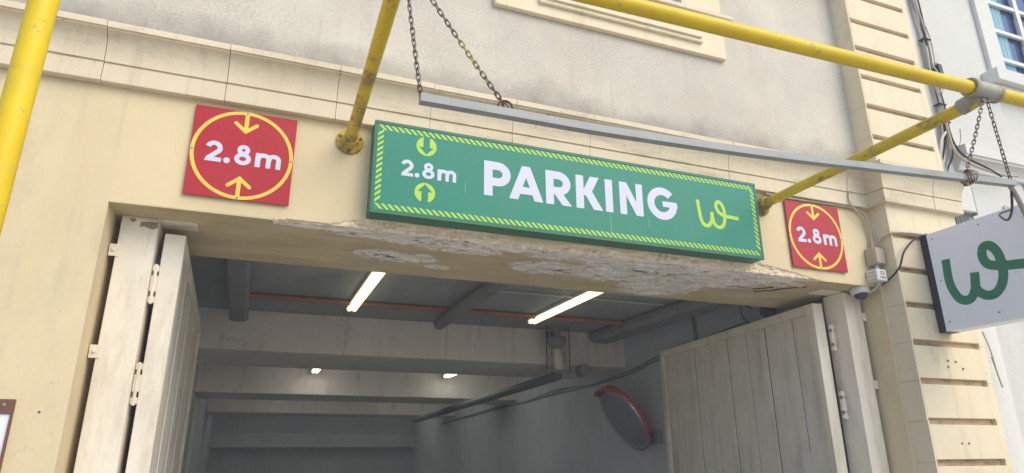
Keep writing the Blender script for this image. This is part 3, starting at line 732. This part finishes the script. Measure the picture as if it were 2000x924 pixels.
# ------------------------------------------------------------------ red clearance signs
def red_sign(cx, cz, rz, label):
    T = thing('clearance_sign', label, 'sign', (cx, 4.0, cz), 'red 2.8m clearance signs on the wall')
    h = .292; y = 3.978
    MB().box(cx-h, cx+h, y, y+.008, cz-h*.99, cz+h*.99, .001).build('panel', M['red'], T)
    mb = MB()
    for a in (-.2, .2):
        for b in (-.2, .2): mb.box(cx+a-.02, cx+a+.02, y+.009, 3.999, cz+b-.02, cz+b+.02)
    mb.build('standoff', M['zinc'], T)
    MB().stroke(arc(cx, cz, .2785, .2785, 0, 356, 89), .021, y-.001, y+.0002, True).build('ring', M['ring_yellow'], T)
    for q in (1, -1):
        mb = MB(); mb.stroke([(cx, cz+q*.268), (cx, cz+q*.160)], .024, y-.0014, y+.0002)
        mb.stroke([(cx-.060, cz+q*.205), (cx-.030, cz+q*.180), (cx, cz+q*.154), (cx+.030, cz+q*.180), (cx+.060, cz+q*.205)], .022, y-.0017, y+.0002)
        for e in (-.060, .060): mb.prism(disc(cx+e, cz+q*.205, .011, 16), y-.0018, y+.0002)
        mb.build('arrow', M['ring_yellow'], T)
    clearance(T, cx-.207, cz-.066, .132, y-.0002, M['lettering'])
    for a, b in ((0, .2785), (0, -.2785), (-.2785, 0), (.2785, 0)):
        MB().lathe([(0, .007), (.003, .006), (.004, 0)], (cx+a, y-.0015, cz+b), (0, -1, 0), 10).build('screw', M['zinc'], T)
    return T
red_sign(-.190, 3.341, 0, 'red square 2.8m clearance sign left of the green sign, above the left jamb')
red_sign(4.293, 3.340, 0, 'red square 2.8m clearance sign right of the green sign, below the stone course')

# ------------------------------------------------------------------ yellow pipe frame
PF = thing('yellow_pipe_frame', 'yellow painted tubular steel frame projecting from the wall above the doorway', 'pipe frame', (-.73, 2.15, 0))
R = .038; ZP = 3.545
def pipe(a, b, rad, mat, name, n=28):
    k = 24; a, b = Vector(a), Vector(b)
    return MB().tube([a.lerp(b, i/k) for i in range(k+1)], rad, n).build(name, mat, PF)
pipe((-.735, 2.13, -.0), (-.725, 2.13, 3.62), .040, M['yellow'], 'upright')
pipe((-1.6, 2.25, ZP+.015), (5.4, 2.06, ZP+.01), R, M['yellow'], 'front_rail')
def arm(x, zw, xo, yo, zo):
    o = pipe((x, 3.985, zw), (xo, yo, zo), .037, M['yellow_rusty'], 'wall_arm')
    MB().lathe([(0, .0), (.0, .086), (.012, .086), (.018, .075), (.022, .058), (.05, .052), (.085, .050), (.085, .040)], (x, 3.9975, zw), (0, -1, 0), 32).build('flange', M['yellow_rusty'], o)
    mb = MB()
    for q in (20, 160, 270):
        mb.lathe([(.014, .0), (.014, .012), (.026, .011), (.027, 0)], (x+.068*math.cos(math.radians(q)), 3.9975, zw+.068*math.sin(math.radians(q))), (0, -1, 0), 6, False)
    mb.build('bolt', M['rust'], o)
arm(.434, 3.545, .40, 2.20, ZP)
arm(3.755, 3.545, 3.70, 2.14, ZP-.03)
for x, y in ((.40, 2.197), (3.70, 2.107)):
    mb = MB(); mb.tube([(x-.10, y+.003, ZP+.012), (x+.10, y-.003, ZP+.011)], .050, 28)
    for e in (-.10, .10): mb.lathe([(-.012, .054), (.012, .054), (.012, .042)], (x+e, y, ZP+.012), (1, 0, 0), 28); mb.lathe([(-.012, .054), (-.012, .042)], (x+e, y, ZP+.012), (1, 0, 0), 28)
    mb.tube([(x, y, ZP-.012), (x+.004, y+.14, ZP-.022)], .048, 28)
    mb.build('tee_clamp', M['fitting'], PF)
mb = MB(); mb.tube([(-.73, 2.13, 3.47), (-.73, 2.13, 3.64)], .05, 24).tube([(-.83, 2.228, ZP+.015), (-.62, 2.222, ZP+.015)], .05, 24); mb.build('corner_clamp', M['fitting'], PF)

# ------------------------------------------------------------------ hanging bar and chains
BR = thing('hanging_bar', 'long slightly sagging galvanised steel bar hung on chains in front of the green sign', 'bar', (2.15, 2.15, 2.9))
bpts = [(.475, 2.15, 2.868), (.81, 2.15, 2.872), (1.3, 2.15, 2.878), (2.106, 2.15, 2.910), (3.109, 2.15, 2.974), (3.83, 2.15, 3.022)]
cc = catmull(bpts, 8); mb = MB(); vs = []; fs = []
for p in cc:
    for dy, dz in ((-.018, -.0165), (.018, -.0165), (.018, .0165), (-.018, .0165)): vs.append((p.x, p.y+dy, p.z+dz))
for i in range(len(cc)-1):
    for k in range(4): fs.append((i*4+k, i*4+(k+1) % 4, (i+1)*4+(k+1) % 4, (i+1)*4+k))
n_ = len(cc); mb.add(vs, fs); mb.add(vs[:4], [(3, 2, 1, 0)]); mb.add(vs[-4:], [(0, 1, 2, 3)])
mb.build('square_tube', M['zinc'], BR)
mb = MB()
for i in range(len(cc)): pass
mb.tube([(1.0, 2.15, 2.885), (1.0, 2.15, 2.905)], .004, 8); mb.build('bolt', M['rust'], BR)
# chain link mesh shared by all links
def link_mesh(mat):
    L, Rr, rr = .0125, .0078, .0030; pts = []
    for i in range(8): a = math.pi*i/7; pts.append(Vector((Rr*math.cos(a), 0, L*.75+Rr*math.sin(a))))
    for i in range(8): a = math.pi+math.pi*i/7; pts.append(Vector((Rr*math.cos(a), 0, -L*.75+Rr*math.sin(a))))
    n = len(pts); m_ = 6; vs = []; fs = []
    for i, p in enumerate(pts):
        t = (pts[(i+1) % n]-pts[i-1]).normalized(); a = Vector((0, 1, 0)); b = t.cross(a)
        for k in range(m_): q = 2*math.pi*k/m_; vs.append(p+(a*math.cos(q)+b*math.sin(q))*rr)
    for i in range(n):
        for k in range(m_): fs.append((i*m_+k, i*m_+(k+1) % m_, ((i+1) % n)*m_+(k+1) % m_, ((i+1) % n)*m_+k))
    me = bpy.data.meshes.new('link'); me.from_pydata([v*1.0 for v in vs], [], fs)
    me.polygons.foreach_set('use_smooth', [True]*len(fs)); me.materials.append(mat); return me
LM, LY, LR = link_mesh(M['chain']), link_mesh(M['chain_yellow']), link_mesh(M['rust'])
def chain(a, b, label, yellow_span=None, rust_end=2, sag=.01):
    a, b = Vector(a), Vector(b); T = thing('chain', label, 'chain', tuple(a), 'steel chains holding the hanging bar')
    L = (b-a).length; n = int(L/.0265); d = (b-a).normalized(); ax = d.cross(Vector((0, 1, 0))).normalized() if abs(d.y) < .9 else Vector((1, 0, 0))
    for i in range(n+1):
        t = i/n; p = a.lerp(b, t)+Vector((0, 0, -sag*math.sin(math.pi*t)))
        me = LM
        if yellow_span and yellow_span[0] < t < yellow_span[1]: me = LY
        if n-i < rust_end: me = LR
        o = bpy.data.objects.new('link', me); COL.objects.link(o); o.parent = T
        q = d.to_track_quat('Z', 'Y').to_matrix().to_4x4() @ Matrix.Rotation(math.radians(45+90*(i % 2)+random.uniform(-12, 12)), 4, 'Z')
        o.matrix_local = Matrix.Translation(p-a) @ q
    return T
chain((.40, 2.20, 3.50), (.478, 2.15, 2.885), 'left chain of the left pair, running to the left end of the bar')
chain((.42, 2.20, 3.50), (.815, 2.15, 2.905), 'slanting paint-splashed chain of the left pair, ending in a rusty shackle', (.52, .72), 4)
chain((3.70, 2.10, 3.55), (3.455, 2.15, 3.03), 'slanting chain of the right pair, tied to the bar with rusty wire', None, 1)
chain((3.70, 2.10, 3.55), (3.812, 2.15, 3.05), 'near-vertical chain at the right end of the bar, under the pipe clamp', None, 1)
o = MB().tube(catmull([(.795, 2.15, 2.885), (.787, 2.15, 2.905), (.80, 2.15, 2.925), (.83, 2.15, 2.925), (.845, 2.15, 2.905), (.838, 2.15, 2.882)], 5), .0045, 8).build('shackle', M['rust']); tag(o, 'small rusty shackle joining the yellow-splashed chain to the bar', 'shackle')
mb = MB()
for i in range(9):
    c0 = Vector((3.455, 2.15, 2.985)); pts = []
    for j in range(7):
        a = j*1.05+i; pts.append(c0+Vector((.022*math.sin(a*1.3+i)+(i-4)*.006, .03*math.cos(a), .034*math.sin(a)+.004*i)))
    mb.tube(catmull(pts, 4), .002, 5)
o = mb.build('wire_tie', M['rust']); tag(o, 'tangle of rusty tie wire round the bar below the right slanting chain', 'wire')
cable('sign_cable', [(3.80, 2.15, 3.00), (4.05, 2.27, 3.0), (4.5, 2.5, 3.02), (5.0, 2.78, 3.16), (5.26, 2.92, 3.30), (5.33, 2.96, 3.39)], .014, M['cable'], 'thick grey cable from the right end of the bar down to the white sign')
cable('power_wire', [(3.82, 2.16, 3.00), (4.05, 2.32, 2.95), (4.5, 2.62, 3.05), (5.0, 2.95, 3.27), (5.34, 3.05, 3.39)], .007, M['rubber'], 'thin black wire beside the thick cable above the white sign')

# ------------------------------------------------------------------ white projecting sign
WS = thing('projecting_sign', 'white square sign with green w emblem projecting from the pilaster', 'sign', (5.3, 3.82, 2.6))
sx = 5.30
sh = lambda y: 0
WZB, WZT = 2.560, 3.392
MB().box(sx, sx+.16, 2.66, 3.745, WZB, WZT, .004).build('sign_box', M['panel_white'], WS)
MB().box(sx-.006, sx-.0005, 2.655, 3.745, WZB-.004, WZT+.004, .001).build('face_panel', M['panel_white'], WS)
MB().box(sx+.004, sx+.15, 3.747, 3.818, WZB-.004, WZT+.01, .003).build('wall_bracket', M['black'], WS)
lpp = [(3.623, 3.14), (3.63, 2.944), (3.593, 2.82), (3.54, 2.775), (3.48, 2.785), (3.432, 2.86), (3.415, 2.976)]
lp2 = [(3.416, 2.95), (3.428, 2.85), (3.374, 2.783), (3.30, 2.775), (3.235, 2.83), (3.200, 2.93), (3.204, 3.07), (3.250, 3.150), (3.305, 3.150), (3.325, 3.085), (3.30, 3.015), (3.235, 2.985), (3.155, 2.966), (3.08, 2.955), (3.02, 2.945)]
mb = MB(); a1 = catmull([(a, b, 0) for a, b in lpp], 7); a2 = catmull([(a, b, 0) for a, b in lp2], 7)
xf = sx-.0062
mb.stroke([(v.x, v.y) for v in a1], .072, xf-.001, xf, plane='yz')
h2 = len(a2)*6//10
mb.stroke([(v.x, v.y) for v in a2[:h2+1]], .072, xf-.0014, xf, plane='yz'); mb.stroke([(v.x, v.y) for v in a2[h2:]], .072, xf-.0018, xf, plane='yz')
mb.build('logo', M['logo_green'], WS)
for y in (3.70, 3.30, 2.92):
    for z in (WZT-.05, (WZT+WZB)/2, WZB+.07):
        if z == (WZT+WZB)/2 and y != 3.70: continue
        MB().lathe([(0, .008), (.003, .007), (.004, 0)], (xf, y, z), (-1, 0, 0), 10).build('screw', M['zinc'], WS)

# ------------------------------------------------------------------ boxes, camera and cables by the right jamb
jb = thing('junction_box', 'tan plastic junction box fixed beside the pilaster', 'junction box', (4.90, 4.0, 3.17))
MB().box(4.83, 4.955, 3.90, 3.999, 3.135, 3.285, .008).build('box_body', M['box_tan'], jb)
MB().box(4.838, 4.947, 3.893, 3.8995, 3.143, 3.277, .003).build('lid', M['box_tan'], jb)
for a in (4.85, 4.935):
    for b in (3.155, 3.265): MB().lathe([(0, .005), (.002, 0)], (a, 3.8925, b), (0, -1, 0), 8).build('screw', M['zinc'], jb)
MB().tube([(4.895, 3.95, 3.135), (4.895, 3.95, 3.095)], .016, 10).build('gland', M['white_plastic'], jb)
wb = thing('alarm_box', 'small white alarm box with a red emblem under the tan box', 'alarm box', (4.87, 4.0, 3.0))
MB().box(4.80, 4.915, 3.885, 3.995, 2.985, 3.085, .005).build('box_body', M['white_plastic'], wb)
mb = MB(); mb.stroke([(v.x, v.y) for v in catmull([(4.855, 3.068, 0), (4.847, 3.058, 0), (4.846, 3.045, 0), (4.852, 3.033, 0)], 4)], .007, 3.8835, 3.8845)
mb.stroke([(v.x, v.y) for v in catmull([(4.866, 3.070, 0), (4.874, 3.060, 0), (4.873, 3.045, 0), (4.865, 3.033, 0)], 4)], .007, 3.8835, 3.8845); mb.build('emblem', M['logo_red'], wb)
mb = MB()
for i in range(7): mb.box(4.832+i*.0095, 4.832+i*.0095+.0065, 3.8838, 3.8845, 3.008, 3.018)
mb.build('print_line', M['logo_blue'], wb)
for z in (3.0, 3.03, 3.06): MB().box(4.796, 4.7995, 3.90, 3.98, z-.006, z+.006).build('vent_slot', M['cable_pale'], wb)
dc = thing('dome_camera', 'white dome security camera under the right end of the lintel', 'security camera', (4.80, 4.085, 2.95))
MB().lathe([(0, 0), (0, .078), (.012, .080), (.050, .068), (.055, .058)], (4.80, 4.085, 2.957), (0, -.15, -1), 28).build('housing', M['white_plastic'], dc)
MB().lathe([(.053, .056)]+[(.055+.05*math.sin(math.radians(a)), .055*math.cos(math.radians(a))) for a in range(0, 91, 15)], (4.80, 4.085, 2.957), (0, -.15, -1), 28).build('dome', M['smoked'], dc)
cable('course_cable', [(3.80, 3.97, 3.655), (3.99, 3.975, 3.650), (4.38, 3.98, 3.655), (4.74, 3.975, 3.655), (4.87, 3.965, 3.60), (4.90, 3.96, 3.46), (4.905, 3.96, 3.38), (4.88, 3.95, 3.28)], .010, M['cable_tan'], 'painted cable under the stone course running down to the tan box')
cable('branch_cable', [(4.73, 3.935, 3.80), (4.70, 3.94, 3.75), (4.705, 3.935, 3.67), (4.88, 3.955, 3.50), (4.93, 3.955, 3.40), (4.90, 3.95, 3.28)], .006, M['cable_tan'], 'thin painted cable hanging from the stone joint to the tan box')
cable('loop_cable', [(4.91, 3.94, 3.27), (4.93, 3.90, 3.34), (4.955, 3.80, 3.385), (5.10, 3.79, 3.405), (5.34, 3.785, 3.41), (5.5, 3.80, 3.40)], .008, M['cable'], 'grey cable curving from the tan box over the pilaster face')
cable('black_cable', [(5.36, 3.78, 3.42), (5.18, 3.775, 3.35), (5.02, 3.77, 3.22), (4.95, 3.78, 3.09), (4.93, 3.85, 3.02), (4.92, 3.95, 2.97), (4.88, 4.04, 2.92), (4.84, 4.10, 2.90)], .008, M['rubber'], 'thin black cable swooping from the white sign to the dome camera')
cable('drop_cable', [(4.885, 3.93, 2.985), (4.89, 3.95, 2.95), (4.87, 4.0, 2.92), (4.83, 4.08, 2.90)], .007, M['cable_tan'], 'short tan cable from the white alarm box to the dome camera')
cable('short_cable', [(4.865, 3.93, 2.985), (4.87, 3.95, 2.955), (4.85, 4.0, 2.925), (4.82, 4.08, 2.905)], .006, M['cable_pale'], 'short pale cable from the white alarm box to the dome camera')

# ------------------------------------------------------------------ notice board lower left
nbd = thing('notice_board', 'white notice in a brown frame on the cream wall at the left edge', 'notice', (-1.5, 4, 1.3))
MB().box(-2.0, -1.062, 3.985, 3.999, 1.0, 1.877).build('board', M['panel_white'], nbd)
MB().box(-2.02, -1.055, 3.975, 3.9845, 1.812, 1.882, .002).build('frame_rail', M['mount_brown'], nbd)
MB().box(-1.068, -1.055, 3.975, 3.9845, 1.0, 1.811, .001).build('frame_stile', M['mount_brown'], nbd)
MB().lathe([(0, .008), (.003, .007), (.004, 0)], (-1.10, 3.9745, 1.855), (0, -1, 0), 10).build('screw', M['zinc'], nbd)
o = MB().lathe([(0, .006), (.002, .005), (.002, 0)], (-.955, 3.9985, 1.825), (0, -1, 0), 10).build('wall_plug', M['joint_line']); tag(o, 'tiny dark plug in the cream wall beside the brown framed notice', 'wall plug')

# ------------------------------------------------------------------ interior fittings
def tube_light(x0, y0, y1, label, mat='tube', drop=0):
    T = thing('fluorescent_light', label, 'ceiling light', (x0, y0, 3.3), 'fluorescent lights on the garage ceiling')
    MB().box(x0-.058, x0+.058, y0, y1, 3.255-drop, 3.299-drop, .005).build('batten', M['white_plastic'], T)
    for dx in (-.030, .030): MB().tube([(x0+dx, y0+.02, 3.232-drop), (x0+dx, y1-.02, 3.232-drop)], .025, 12).build('tube', M[mat], T)
    mb = MB()
    for y in (y0, y1-.03): mb.box(x0-.062, x0+.062, y, y+.03, 3.215-drop, 3.2545-drop, .004)
    mb.build('end_cap', M['white_plastic'], T)
    if drop:
        for y in (y0+.3, y1-.3): MB().tube([(x0, y, 3.30-drop), (x0, y, 3.30)], .006, 6).build('rod', M['zinc'], T)
tube_light(1.01, 5.7, 7.72, 'lit fluorescent light just behind the lintel, left of the grey ceiling pipe')
tube_light(3.28, 5.7, 7.72, 'lit fluorescent light just behind the lintel, above the drain trap')
tube_light(1.08, 10.75, 12.60, 'distant lit fluorescent peeping below the first beam, left one', 'tube_deep', .15)
tube_light(3.54, 10.75, 12.60, 'distant lit fluorescent peeping below the first beam, right one', 'tube_deep', .15)
for yy in (14.6, 18.7):  # unseen tubes added behind the beams to brighten the deep garage
    for xx, sd_ in ((.9, 'left'), (3.7, 'right')):
        tube_light(xx, yy, yy+1.8, 'unseen fluorescent added to brighten the %s of the garage behind the %s beam, %s one' % ('middle' if yy < 16 else 'far end', 'second' if yy < 16 else 'third', sd_), 'tube_deep')
o = MB().tube([(-.12, 7.48, 3.262), (4.46, 7.50, 3.262)], .031, 14).build('orange_pipe', M['copper']); tag(o, 'orange-brown pipe running across the garage ceiling', 'pipe')
o = MB().tube([(2.12, 4.98, 3.19), (2.14, 8.0, 3.19)], [.075, .075], 18).build('ceiling_pipe', M['slate']); tag(o, 'thick grey pipe running inwards along the garage ceiling between the two lights', 'pipe')
o = MB().tube(catmull([(2.22, 6.45, 3.20), (2.3, 6.42, 3.26), (2.6, 6.42, 3.27), (4.4, 6.42, 3.27)], 5), .010, 8).build('conduit', M['cable_pale']); tag(o, 'thin conduit across the ceiling between the grey pipe and the right wall', 'conduit')
o = MB().tube(catmull([(5.03, 7.3, 3.28), (5.03, 6.9, 3.37-.08), (5.03, 6.78, 3.25), (5.03, 6.72, 3.10), (5.03, 6.72, 2.2)], 6), .020, 10).build('bent_conduit', M['slate']); tag(o, 'bent grey conduit on the right garage wall above the open door leaf', 'conduit')
DT = thing('drain_trap', 'grey drain funnel with white elbow pipe hanging below the ceiling', 'drain', (3.83, 8.15, 3.3))
dx, dy = 3.83, 8.15
MB().tube([(dx, dy, 3.30), (dx, dy, 3.13)], .055, 18).build('inlet_pipe', M['slate'], DT)
MB().lathe([(0, .05), (-.0, .135), (-.03, .14), (-.06, .13), (-.13, .08), (-.16, .075), (-.16, 0)], (dx, dy, 3.135), (0, 0, 1), 28).build('funnel', M['slate'], DT)
MB().tube(catmull([(dx, dy, 2.975), (dx+.005, dy, 2.88), (dx+.01, dy, 2.80), (dx+.03, dy+.02, 2.74)], 5), .070, 18).build('elbow', M['pvc'], DT)
MB().lathe([(0, .083), (.05, .083), (.05, .07)], (dx, dy, 2.93), (0, 0, 1), 20).build('collar', M['pvc'], DT)
MB().tube(catmull([(dx+.03, dy+.02, 2.76), (dx+.12, dy+.10, 2.80), (dx+.15, dy+.16, 2.90), (dx+.15, dy+.25, 2.95)], 5), .065, 18).build('side_elbow', M['pvc'], DT)
for e in (-.155, .185): MB().tube([(dx+e, dy, 3.30), (dx+e, dy, 2.68)], .008, 8).build('hanger_rod', M['black'], DT)
MB().box(dx-.18, dx+.21, dy-.02, dy+.02, 2.665, 2.69).build('hanger_bar', M['slate'], DT)
MB().tube([(dx-.14, dy, 3.22), (dx-.14, dy, 3.14)], .02, 10).tube([(dx-.075, dy, 3.22), (dx-.075, dy, 3.14)], .02, 10).build('vent_stub', M['black'], DT)
o = MB().tube([(dx+.05, dy+.1, 2.64), (dx+.05, 16.5, 2.46)], .065, 16).build('drain_pipe', M['dark_pipe']); tag(o, 'dark drain pipe sloping back through the garage below the beams', 'pipe')
o = MB().tube([(4.28, 8.2, 2.73), (4.28, 8.36, 2.73)], .085, 18).build('pipe_cap', M['slate']); tag(o, 'round grey pipe end cap beside the drain elbow', 'pipe cap')
WC = thing('wall_cables', 'sagging cables clipped along the right garage wall towards the back', 'cables', (5.03, 7.5, 2.8))
for i in range(3):
    pts = []
    for y, z in ((5.8, 2.95), (7.5, 2.81), (8.1, 2.72), (8.6, 2.70), (9.5, 2.64), (10.2, 2.67), (10.9, 2.66), (12.3, 2.60), (14.2, 2.58), (18.4, 2.46)):
        pts.append((5.035, y, z+.018*i+random.uniform(-.03, .03)))
    MB().tube(catmull(pts, 5), .009, 7).build('cable', M['slate'], WC)
MR = thing('convex_mirror', 'round convex traffic mirror with red-orange rim on the right garage wall', 'mirror', (5.05, 8.0, 2.1))
mc = Vector((4.72, 8.0, 2.085)); mn = Vector((-.82, .05, -.50)).normalized(); mr = .485
MB().lathe([(.0, mr-.02)]+[(.10*math.sin(math.radians(90-a))*1.0-.0, (mr-.02)*math.sin(math.radians(a))) for a in (88, 80, 70, 60, 50, 40, 30, 20, 10, 0)], mc, mn, 48).build('mirror_face', M['mirror'], MR)
MB().lathe([(-.03, mr-.03), (-.03, mr-.006), (.015, mr-.004), (.020, mr-.010), (.018, mr-.018)], mc, mn, 48).build('rim', M['backing'], MR)
MB().lathe([(-.10, 0), (-.09, .20), (-.035, mr-.035)], mc, mn, 48).build('back_shell', M['backing'], MR)
ea = mn.cross(Vector((0, 0, 1))).normalized(); eb = ea.cross(mn)
if eb.z < 0: eb = -eb
vs_, fs_ = [], []
for i in range(17):
    t = math.radians(48+84*i/16); dpt = .13*math.sin(math.pi*i/16)**.5
    rd = ea*math.cos(t)+eb*math.sin(t)
    for h_, q_ in ((.0, 0), (dpt, 0), (dpt, .006), (.0, .006)): vs_.append(mc+rd*(mr+q_-.004)+mn*(h_+.012))
for i in range(16):
    for k in range(4): fs_.append((i*4+k, i*4+(k+1) % 4, (i+1)*4+(k+1) % 4, (i+1)*4+k))
MB().add(vs_, fs_, True).build('visor', M['backing'], MR)
MB().tube([mc-mn*.08, Vector((5.06, 8.15, 2.25))], .025, 10).build('mount_arm', M['slate'], MR)
o = MB().box(5.0, 5.058, 7.62, 7.86, 1.75, 1.92, .01).build('wall_box', M['slate']); tag(o, 'dark box on the garage wall beside the convex mirror', 'box')
fl = thing('flood_lamp', 'dark lamp on the right garage wall under the lintel above the door leaf', 'lamp', (5.0, 5.5, 3.05))
MB().lathe([(0, 0), (0, .05), (.05, .075), (.12, .08), (.12, .06), (.10, 0)], (4.98, 5.40, 3.06), (-.5, -.6, -.3), 20).build('lamp_head', M['black'], fl)
MB().tube([(4.99, 5.45, 3.06), (5.06, 5.5, 3.12)], .015, 8).build('arm', M['black'], fl)
MB().tube(catmull([(4.96, 5.6, 3.1), (4.95, 5.75, 3.18), (5.0, 5.8, 3.05), (5.03, 5.7, 2.95)], 5), .008, 7).build('flex', M['rubber'], fl)

for i, (a, b) in enumerate(((.2, 1.9), (2.9, 4.3))):
    o = MB().tube(catmull([(a, 8.75, 2.806), ((a+b)/2, 8.78, 2.800), (b, 8.74, 2.806)], 5), .007, 6).build('beam_cable', M['cable_pale'])
    tag(o, ('thin pale cable along the underside of the first beam, left stretch', 'thin pale cable along the underside of the first beam, right stretch')[i], 'cable')
# loose end conduit at left wall inside
o = MB().tube([(-.78, 12.0, 2.5), (-.78, 12.0, 0.5)], .035, 10).build('downpipe', M['pvc']); tag(o, 'pale vertical pipe deep inside at the left garage wall', 'pipe')

# ------------------------------------------------------------------ haze
hz = MB().box(-50, 50, -50, 50, -1.2, 9.3).build('haze', M['cream'], None, kind='stuff'); hz.data.materials.clear()  # volume added for a milky veil, mostly imitating lens glare
hm = bpy.data.materials.new('haze'); hm.use_nodes = True; hm.node_tree.nodes.clear()
pv_ = hm.node_tree.nodes.new('ShaderNodeVolumePrincipled'); pv_.inputs['Density'].default_value = .012; pv_.inputs['Color'].default_value = (.85,.88,.95,1)
oo = hm.node_tree.nodes.new('ShaderNodeOutputMaterial'); hm.node_tree.links.new(pv_.outputs[0], oo.inputs['Volume']); hz.data.materials.append(hm)

for o in bpy.data.objects:
    if '_o' in o: del o['_o']
